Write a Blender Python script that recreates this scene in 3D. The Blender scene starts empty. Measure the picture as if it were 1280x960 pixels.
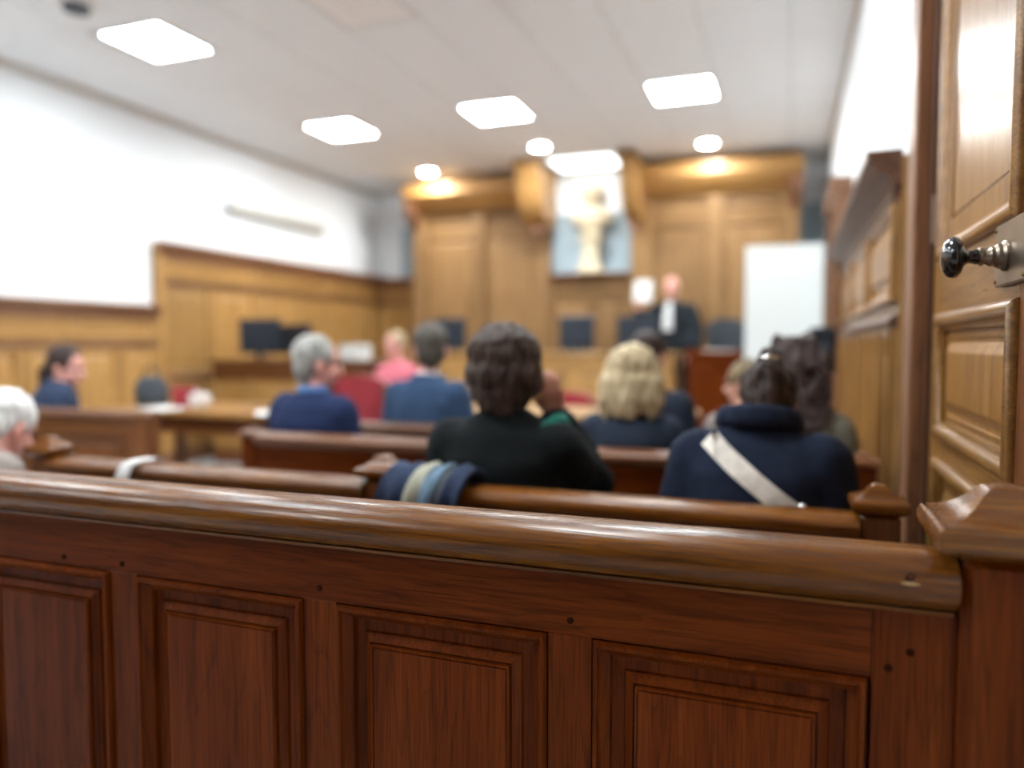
import bpy, bmesh, math, random
from mathutils import Vector, Matrix, Euler, noise
from mathutils.bvhtree import BVHTree

random.seed(11)
sc = bpy.context.scene
COL = sc.collection
R = math.radians
PI = math.pi

# ---------------------------------------------------------------- camera, world, exposure
cam_d = bpy.data.cameras.new('camera')
cam = bpy.data.objects.new('camera', cam_d)
COL.objects.link(cam)
cam.location = (0, 0, 1.2)
cam.rotation_euler = (R(90 - 3.0415), 0, R(20.376))
cam_d.sensor_width = 36
cam_d.lens = 26.466
cam_d.clip_start = 0.02
cam_d.dof.use_dof = True
cam_d.dof.focus_distance = 1.18
cam_d.dof.aperture_fstop = 1.05
sc.camera = cam

w = bpy.data.worlds.new('world')
sc.world = w
w.use_nodes = True
w.node_tree.nodes['Background'].inputs[0].default_value = (0.9, 0.95, 1.0, 1)
w.node_tree.nodes['Background'].inputs[1].default_value = 0.15

sc.view_settings.view_transform = 'Standard'
sc.view_settings.look = 'None'
sc.view_settings.gamma = 1
sc.view_settings.use_curve_mapping = False
sc.view_settings.exposure = 1.25
sc.cycles.use_denoising = True
sc.cycles.max_bounces = 8
sc.cycles.diffuse_bounces = 5
sc.cycles.caustics_reflective = False
sc.cycles.caustics_refractive = False
PANEL_POWER = 26.0
SPOT_POWER = 240.0

# ---------------------------------------------------------------- materials
def srgb(r, g, b):
    f = lambda c: (c / 255 / 12.92) if c / 255 <= 0.04045 else ((c / 255 + 0.055) / 1.055) ** 2.4
    return (f(r), f(g), f(b), 1)

def newmat(name):
    m = bpy.data.materials.new(name)
    m.use_nodes = True
    nt = m.node_tree
    return m, nt, nt.nodes['Principled BSDF']

def wood(name, dark, mid, light, axis, rough=0.38, scale=1.0, coat=0.25, bump=0.15, pore=0.35, spec=0.5):
    m, nt, bs = newmat(name)
    N, L = nt.nodes, nt.links
    tc = N.new('ShaderNodeTexCoord'); oi = N.new('ShaderNodeObjectInfo')
    mul = N.new('ShaderNodeVectorMath'); mul.operation = 'SCALE'
    mul.inputs[0].default_value = (7.3, 11.1, 5.7); L.new(oi.outputs['Random'], mul.inputs['Scale'])
    add = N.new('ShaderNodeVectorMath'); add.operation = 'ADD'
    L.new(tc.outputs['Object'], add.inputs[0]); L.new(mul.outputs[0], add.inputs[1])
    def mapped(along, across):
        mp = N.new('ShaderNodeMapping')
        s = [across * scale] * 3; s['XYZ'.index(axis)] = along * scale
        mp.inputs['Scale'].default_value = s
        L.new(add.outputs[0], mp.inputs['Vector']); return mp
    m1 = mapped(1.0, 22.0)
    n1 = N.new('ShaderNodeTexNoise'); n1.inputs['Scale'].default_value = 1.6
    n1.inputs['Detail'].default_value = 5; n1.inputs['Distortion'].default_value = 1.2
    L.new(m1.outputs[0], n1.inputs['Vector'])
    # growth rings: contour lines of a slow field
    m2 = mapped(0.9, 11.0)
    n2 = N.new('ShaderNodeTexNoise'); n2.inputs['Scale'].default_value = 1.2; n2.inputs['Detail'].default_value = 1.5
    L.new(m2.outputs[0], n2.inputs['Vector'])
    mm = N.new('ShaderNodeMath'); mm.operation = 'MULTIPLY'; mm.inputs[1].default_value = 14
    L.new(n2.outputs['Fac'], mm.inputs[0])
    fr = N.new('ShaderNodeMath'); fr.operation = 'FRACT'; L.new(mm.outputs[0], fr.inputs[0])
    rr = N.new('ShaderNodeValToRGB')
    rr.color_ramp.elements[0].color = (0.62, 0.62, 0.62, 1); rr.color_ramp.elements[1].color = (1, 1, 1, 1)
    rr.color_ramp.elements[1].position = 0.28
    e = rr.color_ramp.elements.new(0.95); e.color = (0.93, 0.93, 0.93, 1)
    L.new(fr.outputs[0], rr.inputs[0])
    m3 = mapped(7.0, 210.0)
    n3 = N.new('ShaderNodeTexNoise'); n3.inputs['Scale'].default_value = 1.5; n3.inputs['Detail'].default_value = 3
    L.new(m3.outputs[0], n3.inputs['Vector'])
    r3 = N.new('ShaderNodeValToRGB')
    r3.color_ramp.elements[0].position = 0.36; r3.color_ramp.elements[0].color = (1 - pore,) * 3 + (1,)
    r3.color_ramp.elements[1].position = 0.52; r3.color_ramp.elements[1].color = (1, 1, 1, 1)
    L.new(n3.outputs['Fac'], r3.inputs[0])
    cr = N.new('ShaderNodeValToRGB')
    cr.color_ramp.elements[0].position = 0.25; cr.color_ramp.elements[0].color = dark
    cr.color_ramp.elements[1].position = 0.75; cr.color_ramp.elements[1].color = light
    e = cr.color_ramp.elements.new(0.5); e.color = mid
    L.new(n1.outputs['Fac'], cr.inputs[0])
    def mult(a, b, fac):
        x = N.new('ShaderNodeMix'); x.data_type = 'RGBA'; x.blend_type = 'MULTIPLY'
        x.inputs['Factor'].default_value = fac
        L.new(a, x.inputs['A']); L.new(b, x.inputs['B']); return x.outputs['Result']
    c = mult(cr.outputs[0], rr.outputs[0], 0.7)
    c = mult(c, r3.outputs[0], 1.0)
    # each board has its own shade
    sh = N.new('ShaderNodeMapRange'); sh.inputs['To Min'].default_value = 0.82; sh.inputs['To Max'].default_value = 1.14
    L.new(oi.outputs['Random'], sh.inputs['Value'])
    hs = N.new('ShaderNodeHueSaturation'); L.new(sh.outputs[0], hs.inputs['Value']); L.new(c, hs.inputs['Color'])
    L.new(hs.outputs[0], bs.inputs['Base Color'])
    rg = N.new('ShaderNodeMapRange'); rg.inputs['To Min'].default_value = rough + 0.10; rg.inputs['To Max'].default_value = rough - 0.08
    L.new(n3.outputs['Fac'], rg.inputs['Value']); L.new(rg.outputs[0], bs.inputs['Roughness'])
    bp = N.new('ShaderNodeBump'); bp.inputs['Strength'].default_value = bump; bp.inputs['Distance'].default_value = 0.0005
    L.new(r3.outputs[0], bp.inputs['Height']); L.new(bp.outputs[0], bs.inputs['Normal'])
    bs.inputs['Specular IOR Level'].default_value = spec
    bs.inputs['Coat Weight'].default_value = coat; bs.inputs['Coat Roughness'].default_value = 0.28
    return m

def plain(name, col, rough=0.6, metal=0.0, var=0.12, nscale=14, bump=0.0, sheen=0.0, coat=0.0, emit=0.0):
    m, nt, bs = newmat(name)
    N, L = nt.nodes, nt.links
    tc = N.new('ShaderNodeTexCoord')
    n = N.new('ShaderNodeTexNoise'); n.inputs['Scale'].default_value = nscale; n.inputs['Detail'].default_value = 4
    L.new(tc.outputs['Object'], n.inputs['Vector'])
    cr = N.new('ShaderNodeValToRGB')
    cr.color_ramp.elements[0].position = 0.3; cr.color_ramp.elements[1].position = 0.7
    cr.color_ramp.elements[0].color = tuple(c * (1 - var) for c in col[:3]) + (1,)
    cr.color_ramp.elements[1].color = tuple(min(1, c * (1 + var)) for c in col[:3]) + (1,)
    L.new(n.outputs['Fac'], cr.inputs[0]); L.new(cr.outputs[0], bs.inputs['Base Color'])
    bs.inputs['Roughness'].default_value = rough; bs.inputs['Metallic'].default_value = metal
    bs.inputs['Sheen Weight'].default_value = sheen; bs.inputs['Coat Weight'].default_value = coat
    if bump:
        n2 = N.new('ShaderNodeTexNoise'); n2.inputs['Scale'].default_value = nscale * 6
        L.new(tc.outputs['Object'], n2.inputs['Vector'])
        b = N.new('ShaderNodeBump'); b.inputs['Strength'].default_value = bump; b.inputs['Distance'].default_value = 0.004
        L.new(n2.outputs['Fac'], b.inputs['Height']); L.new(b.outputs[0], bs.inputs['Normal'])
    if emit:
        bs.inputs['Emission Color'].default_value = (1, 1, 1, 1); bs.inputs['Emission Strength'].default_value = emit
    return m

def hairmat(name, dark, light, scale=60):
    m, nt, bs = newmat(name)
    N, L = nt.nodes, nt.links
    tc = N.new('ShaderNodeTexCoord')
    mp = N.new('ShaderNodeMapping'); mp.inputs['Scale'].default_value = (scale, scale, scale * 0.16)
    L.new(tc.outputs['Object'], mp.inputs['Vector'])
    n = N.new('ShaderNodeTexNoise'); n.inputs['Scale'].default_value = 1; n.inputs['Detail'].default_value = 4
    n.inputs['Distortion'].default_value = 0.8
    L.new(mp.outputs[0], n.inputs['Vector'])
    cr = N.new('ShaderNodeValToRGB')
    cr.color_ramp.elements[0].position = 0.32; cr.color_ramp.elements[0].color = dark
    cr.color_ramp.elements[1].position = 0.68; cr.color_ramp.elements[1].color = light
    L.new(n.outputs['Fac'], cr.inputs[0]); L.new(cr.outputs[0], bs.inputs['Base Color'])
    bs.inputs['Roughness'].default_value = 0.55; bs.inputs['Specular IOR Level'].default_value = 0.25
    b = N.new('ShaderNodeBump'); b.inputs['Strength'].default_value = 0.7; b.inputs['Distance'].default_value = 0.006
    L.new(n.outputs['Fac'], b.inputs['Height']); L.new(b.outputs[0], bs.inputs['Normal'])
    return m

def emitter(name, strength, col=(0.91, 0.975, 1.0)):
    m, nt, bs = newmat(name)
    bs.inputs['Base Color'].default_value = (0.9, 0.9, 0.9, 1)
    bs.inputs['Emission Color'].default_value = col + (1,)
    bs.inputs['Emission Strength'].default_value = strength
    return m

M = {}
for ax in 'XYZ':
    M['red' + ax] = wood('dark_red_oak_' + ax, srgb(80, 32, 6), srgb(102, 44, 10), srgb(117, 55, 15), ax, 0.33, 1.0, 0.0, 0.25, 0.34, 0.08)
    M['gold' + ax] = wood('golden_oak_' + ax, srgb(82, 42, 9), srgb(120, 69, 18), srgb(144, 91, 30), ax, 0.26, 1.1, 0.03, 0.5, 0.55, 0.3)
    M['brown' + ax] = wood('brown_oak_' + ax, srgb(82, 43, 15), srgb(108, 61, 24), srgb(128, 78, 34), ax, 0.4, 1.0, 0.1, 0.12, 0.3)
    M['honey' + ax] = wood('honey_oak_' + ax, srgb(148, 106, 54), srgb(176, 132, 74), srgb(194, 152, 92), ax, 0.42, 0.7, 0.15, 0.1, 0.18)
    M['door' + ax] = wood('door_oak_' + ax, srgb(120, 80, 34), srgb(148, 104, 50), srgb(166, 122, 64), ax, 0.30, 0.9, 0.15, 0.12, 0.25)
    M['umber' + ax] = wood('umber_oak_' + ax, srgb(108, 70, 46), srgb(136, 94, 66), srgb(154, 112, 82), ax, 0.42, 0.8, 0.15, 0.1, 0.2)
    M['pale' + ax] = wood('pale_oak_' + ax, srgb(116, 83, 47), srgb(140, 106, 66), srgb(158, 124, 82), ax, 0.5, 0.7, 0.02, 0.1, 0.18, 0.3)
    M['walnut' + ax] = wood('walnut_' + ax, srgb(66, 42, 30), srgb(88, 58, 42), srgb(106, 74, 54), ax, 0.42, 0.8, 0.05, 0.1, 0.2, 0.3)
M['white'] = plain('white_paint', srgb(238, 242, 245), 0.8, var=0.015, nscale=3)
M['ceil'] = plain('ceiling_tile_paint', srgb(238, 240, 241), 0.9, var=0.02, nscale=40, bump=0.1)
M['grid'] = plain('ceiling_grid_paint', srgb(205, 200, 192), 0.8, var=0.02)
M['bluegrey'] = plain('blue_grey_fabric', srgb(158, 176, 186), 0.85, var=0.05)
M['floor'] = plain('floor_linoleum', srgb(182, 186, 190), 0.5, var=0.06, nscale=5)
M['panel_on'] = emitter('led_panel_lit', PANEL_POWER)
M['canopy_on'] = emitter('canopy_panel_lit', 1.7)
M['spot_on'] = emitter('downlight_lit', SPOT_POWER, (0.97, 0.98, 0.96))
M['panel_off'] = plain('led_panel_unlit', srgb(243, 240, 238), 0.4, var=0.01)
M['alu'] = plain('white_metal', srgb(225, 225, 222), 0.5, var=0.02)
M['screenw'] = plain('screen_white', srgb(214, 219, 217), 0.7, var=0.02)
M['blackp'] = plain('black_plastic', srgb(26, 36, 48), 0.4, var=0.1)
M['darkp'] = plain('charcoal_plastic', srgb(52, 60, 68), 0.45, var=0.1)
M['ebony'] = plain('black_knob', srgb(20, 22, 22), 0.16, var=0.3, coat=0.6)
M['iron'] = plain('worn_nickel', srgb(150, 138, 124), 0.3, 0.9, var=0.2)
M['brass'] = plain('dull_brass', srgb(130, 105, 70), 0.4, 0.9, var=0.2)
M['paper'] = plain('paper', srgb(222, 222, 220), 0.7, var=0.02)
M['plaster'] = plain('plaster', srgb(206, 194, 166), 0.65, var=0.06)
M['splinter'] = plain('bare_wood', srgb(176, 140, 96), 0.8)
M['chrome'] = plain('polished_chrome', srgb(225, 225, 225), 0.12, 1.0, var=0.02)
M['porcelain'] = plain('porcelain', srgb(250, 250, 250), 0.15, var=0.01, coat=0.5)
M['wallunit'] = plain('wall_unit_grey', srgb(184, 184, 178), 0.6, var=0.02)
M['redf'] = plain('red_velvet', srgb(150, 28, 42), 0.7, var=0.15, sheen=0.4, bump=0.1)
M['peg'] = plain('dark_peg', srgb(46, 21, 10), 0.9)
M['peg'].node_tree.nodes['Principled BSDF'].inputs['Specular IOR Level'].default_value = 0.05
M['skin'] = plain('skin_light', srgb(214, 160, 138), 0.5, var=0.06, nscale=30)
M['skin2'] = plain('skin_pink', srgb(226, 164, 150), 0.45, var=0.08, nscale=30)
M['skin3'] = plain('skin_tan', srgb(176, 118, 92), 0.5, var=0.06, nscale=30)
M['eye'] = plain('eye_dark', srgb(40, 32, 28), 0.2)
def cloth(n, r, g, b, **k): M[n] = plain(n, srgb(r, g, b), k.pop('rough', 0.92), var=0.14, nscale=40, bump=0.25); M[n].node_tree.nodes['Principled BSDF'].inputs['Specular IOR Level'].default_value = 0.2
cloth('black_wool', 16, 21, 23); cloth('navy_wool', 26, 34, 52); cloth('ink_wool', 38, 46, 60)
cloth('blue_suit', 52, 72, 100); cloth('navy_knit', 30, 42, 74); cloth('denim', 84, 122, 170)
cloth('slate_suit', 50, 62, 86); cloth('olive_knit', 116, 112, 98); cloth('robe', 30, 36, 42)
cloth('pink', 214, 120, 134); cloth('grey_trouser', 50, 50, 54); cloth('green', 30, 92, 80)
cloth('cream', 226, 219, 208); cloth('white_shirt', 228, 232, 234); cloth('shoe', 28, 24, 22, rough=0.4)
cloth('bag_navy', 44, 54, 76); cloth('bag_beige', 156, 154, 138); cloth('bag_blue', 98, 120, 138); cloth('bag_grey', 74, 78, 84)
cloth('grey_knit', 150, 140, 134)
M['h_brown'] = hairmat('hair_dark_brown', srgb(34, 26, 24), srgb(84, 68, 60))
M['h_dark'] = hairmat('hair_darkest_brown', srgb(26, 20, 20), srgb(70, 54, 48))
M['h_curly'] = hairmat('hair_curly_brown', srgb(40, 32, 32), srgb(92, 76, 72), 90)
M['h_blond'] = hairmat('hair_blond', srgb(128, 106, 72), srgb(212, 194, 158))
M['h_sand'] = hairmat('hair_sandy', srgb(80, 66, 48), srgb(150, 130, 98))
M['h_grey'] = hairmat('hair_grey', srgb(120, 120, 116), srgb(178, 176, 170))
M['h_white'] = hairmat('hair_white', srgb(206, 204, 200), srgb(245, 245, 243))
M['h_short'] = hairmat('hair_ash_brown', srgb(54, 50, 46), srgb(98, 92, 84))

# ---------------------------------------------------------------- geometry helpers
def link(name, me, mat, parent=None):
    o = bpy.data.objects.new(name, me)
    COL.objects.link(o)
    if mat is not None and not me.materials: me.materials.append(M[mat])
    if parent is not None: o.parent = parent
    return o

def finish(bm, name, smooth=None, mat=None):
    bmesh.ops.recalc_face_normals(bm, faces=bm.faces[:])
    me = bpy.data.meshes.new(name)
    bm.to_mesh(me); bm.free()
    if smooth:
        for p in me.polygons: p.use_smooth = True
        me.set_sharp_from_angle(angle=R(smooth))
    if mat: me.materials.append(M[mat])
    return me

def wpos(o):
    v = Vector(o.location); p = o.parent
    while p is not None: v = v + Vector(p.location); p = p.parent
    return v

def obj(name, bm, mat, parent=None, smooth=None, world=True):
    """bm in world coordinates when world; shifted into the parent's frame (unrotated parents)."""
    if parent is not None and world:
        bmesh.ops.translate(bm, vec=-wpos(parent), verts=bm.verts[:])
    return link(name, finish(bm, name, smooth), mat, parent)

def tag(o, label=None, cat=None, group=None, kind=None):
    if label: o['label'] = label
    if cat: o['category'] = cat
    if group: o['group'] = group
    if kind: o['kind'] = kind
    return o

def thing(name, label, cat, loc=(0, 0, 0), rotz=0, group=None, kind=None):
    o = bpy.data.objects.new(name, None)
    o.empty_display_size = 0.1
    COL.objects.link(o); o.location = loc; o.rotation_euler = (0, 0, rotz)
    return tag(o, label, cat, group, kind)

def box(bm, x0, x1, y0, y1, z0, z1, bev=0.0, mat=None):
    vs = [bm.verts.new((x, y, z)) for x in (x0, x1) for y in (y0, y1) for z in (z0, z1)]
    fs = [(0, 1, 3, 2), (4, 6, 7, 5), (0, 4, 5, 1), (2, 3, 7, 6), (0, 2, 6, 4), (1, 5, 7, 3)]
    F = [bm.faces.new([vs[i] for i in f]) for f in fs]
    if bev > 0:
        es = list({e for f in F for e in f.edges})
        bmesh.ops.bevel(bm, geom=es, offset=bev, segments=1, affect='EDGES', profile=0.5)
    if mat is not None:
        bmesh.ops.transform(bm, matrix=mat, verts=vs)
    return bm

def B(*a, **k):
    return box(bmesh.new(), *a, **k)

def prism(bm, pts, axis, a, b):
    """closed 2-D profile extruded along axis; pts are (y,z) for X, (x,z) for Y, (x,y) for Z"""
    def v(p, t):
        if axis == 'X': return (t, p[0], p[1])
        if axis == 'Y': return (p[0], t, p[1])
        return (p[0], p[1], t)
    A = [bm.verts.new(v(p, a)) for p in pts]; Bv = [bm.verts.new(v(p, b)) for p in pts]
    n = len(pts)
    for i in range(n):
        bm.faces.new((A[i], A[(i + 1) % n], Bv[(i + 1) % n], Bv[i]))
    bm.faces.new(A[::-1]); bm.faces.new(Bv)
    return bm

def lathe(bm, prof, seg=20, mat=None):
    rings = []
    for r, z in prof:
        rings.append([bm.verts.new((r * math.cos(2 * PI * i / seg), r * math.sin(2 * PI * i / seg), z)) for i in range(seg)])
    for a, b in zip(rings, rings[1:]):
        for i in range(seg):
            bm.faces.new((a[i], a[(i + 1) % seg], b[(i + 1) % seg], b[i]))
    bm.faces.new(rings[0][::-1]); bm.faces.new(rings[-1])
    if mat is not None:
        bmesh.ops.transform(bm, matrix=mat, verts=[v for r in rings for v in r])
    return bm

def sqlathe(bm, prof, cx, cy):
    """square rings: (half-size, z)"""
    rings = []
    for h, z in prof:
        rings.append([bm.verts.new((cx + sx * h, cy + sy * h, z)) for sx, sy in ((-1, -1), (1, -1), (1, 1), (-1, 1))])
    for a, b in zip(rings, rings[1:]):
        for i in range(4): bm.faces.new((a[i], a[(i + 1) % 4], b[(i + 1) % 4], b[i]))
    bm.faces.new(rings[0][::-1]); bm.faces.new(rings[-1])
    return bm

def ring_panel(w, h, prof):
    """panel facing -Y, lower left corner at origin; prof = [(inset, y)]"""
    bm = bmesh.new()
    rings = []
    for d, y in prof:
        rings.append([bm.verts.new(p) for p in ((d, y, d), (w - d, y, d), (w - d, y, h - d), (d, y, h - d))])
    for a, b in zip(rings, rings[1:]):
        for i in range(4): bm.faces.new((a[i], a[(i + 1) % 4], b[(i + 1) % 4], b[i]))
    bm.faces.new(rings[-1])
    return bm

def ring_mould(w, h, prof):
    bm = bmesh.new()
    rings = []
    for d, y in prof:
        rings.append([bm.verts.new(p) for p in ((d, y, d), (w - d, y, d), (w - d, y, h - d), (d, y, h - d))])
    for a, b in zip(rings, rings[1:] + rings[:1]):
        for i in range(4): bm.faces.new((a[i], a[(i + 1) % 4], b[(i + 1) % 4], b[i]))
    return bm

SPH = {}
def unit_sphere(seg):
    if seg not in SPH:
        nv = max(6, seg // 2)
        V = [(0, 0, -1)] + [(math.cos(2 * PI * i / seg) * math.sin(PI * j / nv), math.sin(2 * PI * i / seg) * math.sin(PI * j / nv), -math.cos(PI * j / nv)) for j in range(1, nv) for i in range(seg)] + [(0, 0, 1)]
        top = len(V) - 1
        F = [(0, 1 + (i + 1) % seg, 1 + i) for i in range(seg)]
        for j in range(nv - 2):
            for i in range(seg):
                a, b = 1 + j * seg + i, 1 + j * seg + (i + 1) % seg
                F.append((a, b, b + seg, a + seg))
        F += [(top, 1 + (nv - 2) * seg + i, 1 + (nv - 2) * seg + (i + 1) % seg) for i in range(seg)]
        SPH[seg] = ([Vector(v) for v in V], F)
    return SPH[seg]

def ell(bm, c, r, rot=None, seg=16):
    V, F = unit_sphere(seg)
    m = Matrix.Translation(c) @ (rot.to_matrix().to_4x4() if rot else Matrix()) @ Matrix.Diagonal((r[0], r[1], r[2], 1))
    vs = [bm.verts.new(m @ v) for v in V]
    for f in F: bm.faces.new([vs[i] for i in f])

def tube(bm, pts, rad, seg=12, ball=True):
    pts = [Vector(p) for p in pts]
    rings = []
    for i, p in enumerate(pts):
        d = (pts[min(i + 1, len(pts) - 1)] - pts[max(i - 1, 0)]).normalized()
        ref = Vector((1, 0, 0)) if abs(d.x) < 0.8 else Vector((0, 0, 1))
        u = d.cross(ref).normalized(); v = d.cross(u)
        rings.append([bm.verts.new(p + (u * math.cos(2 * PI * k / seg) + v * math.sin(2 * PI * k / seg)) * rad[i]) for k in range(seg)])
    for a, b in zip(rings, rings[1:]):
        for i in range(seg): bm.faces.new((a[i], a[(i + 1) % seg], b[(i + 1) % seg], b[i]))
    bm.faces.new(rings[0][::-1]); bm.faces.new(rings[-1])
    if ball:
        for p, r in zip(pts, rad): ell(bm, p, (r, r, r), seg=12)

def loft(bm, rings, M4=None, seg=24, power=2.3):
    """rings: (cx, cy, z, rx, ry) superellipses stacked in z"""
    R_ = []
    for cx, cy, z, rx, ry in rings:
        row = []
        for k in range(seg):
            a = 2 * PI * k / seg; c, s = math.cos(a), math.sin(a)
            x = cx + rx * math.copysign(abs(c) ** (2 / power), c); y = cy + ry * math.copysign(abs(s) ** (2 / power), s)
            p = Vector((x, y, z))
            row.append(bm.verts.new(M4 @ p if M4 else p))
        R_.append(row)
    for a, b in zip(R_, R_[1:]):
        for i in range(seg): bm.faces.new((a[i], a[(i + 1) % seg], b[(i + 1) % seg], b[i]))
    bm.faces.new(R_[0][::-1]); bm.faces.new(R_[-1])

WORK = bpy.data.scenes.new('work')   # scratch scene for the voxel unions, removed at the end

def fused(bm, name, voxel=0.009, smooth=4, disp=0.0, freq=30.0, stretch=1.0, seed=0.0, decimate=None):
    """union of overlapping closed pieces into one skin"""
    bmesh.ops.recalc_face_normals(bm, faces=bm.faces[:])
    me = bpy.data.meshes.new('tmp'); bm.to_mesh(me); bm.free()
    o = bpy.data.objects.new('tmp', me); WORK.collection.objects.link(o)
    md = o.modifiers.new('r', 'REMESH'); md.mode = 'VOXEL'; md.voxel_size = voxel
    if smooth:
        s = o.modifiers.new('s', 'SMOOTH'); s.iterations = smooth; s.factor = 0.5
    vl = WORK.view_layers[0]; vl.update(); dg = vl.depsgraph
    out = bpy.data.meshes.new_from_object(o.evaluated_get(dg))
    bpy.data.objects.remove(o); bpy.data.meshes.remove(me)
    out.name = name
    if disp:
        nv = [v.normal.copy() for v in out.vertices]
        for v, n in zip(out.vertices, nv):
            p = v.co
            q = Vector((p.x * freq + seed, p.y * freq, p.z * freq * stretch))
            v.co = p + n * disp * (noise.noise(q) + 0.5 * noise.noise(q * 2.1))
    for p in out.polygons: p.use_smooth = True
    out.update()
    return out

# ---------------------------------------------------------------- the room shell
XL, XR, YB, YF, ZC = -5.78, 0.37, 9.9, -2.6, 3.4

def struct(name, bm, mat, parent=None, label=None, smooth=None):
    o = obj(name, bm, mat, parent, smooth)
    if parent is None: tag(o, label, None, None, 'structure')
    return o

struct('floor', B(XL - .1, XR + .4, YF - .1, YB + .1, -0.1, 0), 'floor', label='pale linoleum floor of the courtroom')
struct('wall_left', B(XL - .1, XL, YF - .1, YB + .1, 0, ZC + .1), 'white', label='plain white wall above the long oak wainscot')
struct('wall_rear', B(XL, XR + .1, YF - .1, YF, 0, ZC + .1), 'brownZ', label='oak clad wall at the rear of the room')
bm = bmesh.new()
box(bm, XR, XR + .1, 2.46, YB + .1, 0, ZC + .1)
box(bm, XR, XR + .1, 1.28, 2.46, 2.62, ZC + .1)
box(bm, XR, XR + .1, YF, 1.28, 0, ZC + .1)
struct('wall_right', bm, 'white', label='white wall on the side of the panelled door')
bw = struct('wall_back', B(XL, XR, YB, YB + .1, 0, ZC + .1), 'white', label='white wall behind the oak screen and bust')
b = obj('fabric_panel', B(XL + .38, XR, YB - .02, YB, 2.16, 2.9), 'bluegrey', bw)

# ceiling tiles on a 0.6 m grid that carries the lamps
ceil = struct('ceiling', B(XL - .1, XR + .1, YF - .1, YB + .1, ZC + .012, ZC + .1), 'grid', label='suspended ceiling of pale square tiles')
GX0, GY0 = -0.93 + 0.3, 4.36 + 0.3
lit = {(-4.38, 4.36), (-4.38, 6.76), (-2.67, 6.76), (-0.93, 6.76), (-4.38, 1.96), (-2.67, 1.96), (-0.93, 1.96),
       (-0.93, 4.36), (-4.38, -0.44), (-2.67, -0.44)}
unlit = {(-2.67, 4.36)}
lampspots = [(x, y) for x, y in lit | unlit]
# snap the lamp columns onto tiles: 0.58 m pitch in X, 0.6 m in Y
PX, PY = 0.585, 0.6
tile_me = finish(B(-PX / 2 + .004, PX / 2 - .004, -PY / 2 + .004, PY / 2 - .004, 0, .011, bev=.003), 'ceiling_tile', None, 'ceil')
i0 = math.floor((XL - GX0) / PX); n_t = 0
for i in range(-9, 3):
    for j in range(-13, 10):
        cx, cy = -0.93 + i * PX, 4.36 + j * PY
        if cx < XL + .1 or cx > XR - .1 or cy < YF + .2 or cy > YB - .1: continue
        if any(abs(cx - x) < .35 and abs(cy - y) < .3 for x, y in lampspots): continue
        t = link('ceiling_tile', tile_me, None, ceil); t.location = (cx, cy, ZC); n_t += 1

def led_panel(x, y, on, label):
    t = thing('ceiling_light', label, 'ceiling light', (x, y, ZC - .012), 0, 'square ceiling lights')
    bm = bmesh.new()
    for s in (-1, 1):
        box(bm, s * .274 - .018, s * .274 + .018, -.292, .292, 0, .024, .003)
        box(bm, -.256, .256, s * .274 - .018, s * .274 + .018, 0, .024, .003)
    obj('frame', bm, 'alu', t, world=False)
    obj('diffuser', B(-.256, .256, -.256, .256, .006, .02), 'panel_on' if on else 'panel_off', t, world=False)
for x, y in sorted(lit):
    if y > 4:
        lb = 'lit square ceiling light ' + ('beside the smoke detector' if (x < -4 and y < 5) else
             'over the desk with two monitors' if x < -4 else 'in front of the plaster bust' if x < -2 else
             'over the table with the red chairs' if y < 5 else 'over the standing man in a black robe')
    else:
        lb = 'lit square ceiling light over the ' + ('wooden pews' if y > 0 else 'floor behind the tall oak barrier')
    led_panel(x, y, True, lb)
for x, y in unlit: led_panel(x, y, False, 'square ceiling light that is switched off')

def downlight(x, y, label):
    t = thing('downlight', label, 'ceiling light', (x, y, ZC - .02), 0, 'round downlights')
    bm = bmesh.new()
    lathe(bm, [(.085, .0), (.105, .002), (.112, .02), (.085, .02)], 24)
    obj('rim', bm, 'alu', t, 40, world=False)
    bm = bmesh.new(); lathe(bm, [(.082, -.002), (.082, .01)], 24)
    obj('lens', bm, 'spot_on', t, 40, world=False)
downlight(-4.38, 8.72, 'small round bright downlight above the oak screen near the left wall')
downlight(-2.66, 8.05, 'small round bright downlight just in front of the bust niche')
downlight(-0.90, 8.55, 'small round bright downlight above the oak screen over the robed man')

t = thing('smoke_detector', 'round grey smoke detector on the ceiling tiles', 'smoke detector', (-4.38, 3.70, ZC))
bm = bmesh.new(); lathe(bm, [(.03, -.06), (.075, -.055), (.085, -.03), (.085, -.02)], 24); obj('sensor_dome', bm, 'darkp', t, 50, world=False)
bm = bmesh.new(); lathe(bm, [(.12, -.02), (.13, -.012), (.13, 0)], 24); obj('base_ring', bm, 'alu', t, 50, world=False)

# dark cornice line where the left wall meets the ceiling
o = struct('trim_1', prism(bmesh.new(), [(XL, ZC), (XL + .05, ZC), (XL + .04, ZC - .03), (XL, ZC - .055)], 'Y', YF, YB), 'grid', label='thin beige moulding between white wall and ceiling')
o = struct('trim_2', prism(bmesh.new(), [(XR, ZC), (XR - .03, ZC), (XR - .025, ZC - .02), (XR, ZC - .035)], 'Y', YF, YB), 'grid', label='thin beige moulding above the white wall by the door')

# ---------------------------------------------------------------- oak wainscots
PROF_FAR = [(0, .0), (.004, -.010), (.016, -.012), (.034, .004), (.036, .012), (.075, .012), (.095, .002), (.097, .0)]
def corn(p, dz):
    """cornice profile (y,z): front towards -y, top at z=0"""
    return [(0, 0), (-p, 0), (-p, -.03), (-p * .82, -.04), (-p * .7, -.065), (-p * .4, -.085), (-p * .33, -dz * .8), (-.02, -dz * .9), (-.012, -dz), (0, -dz)]

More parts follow.
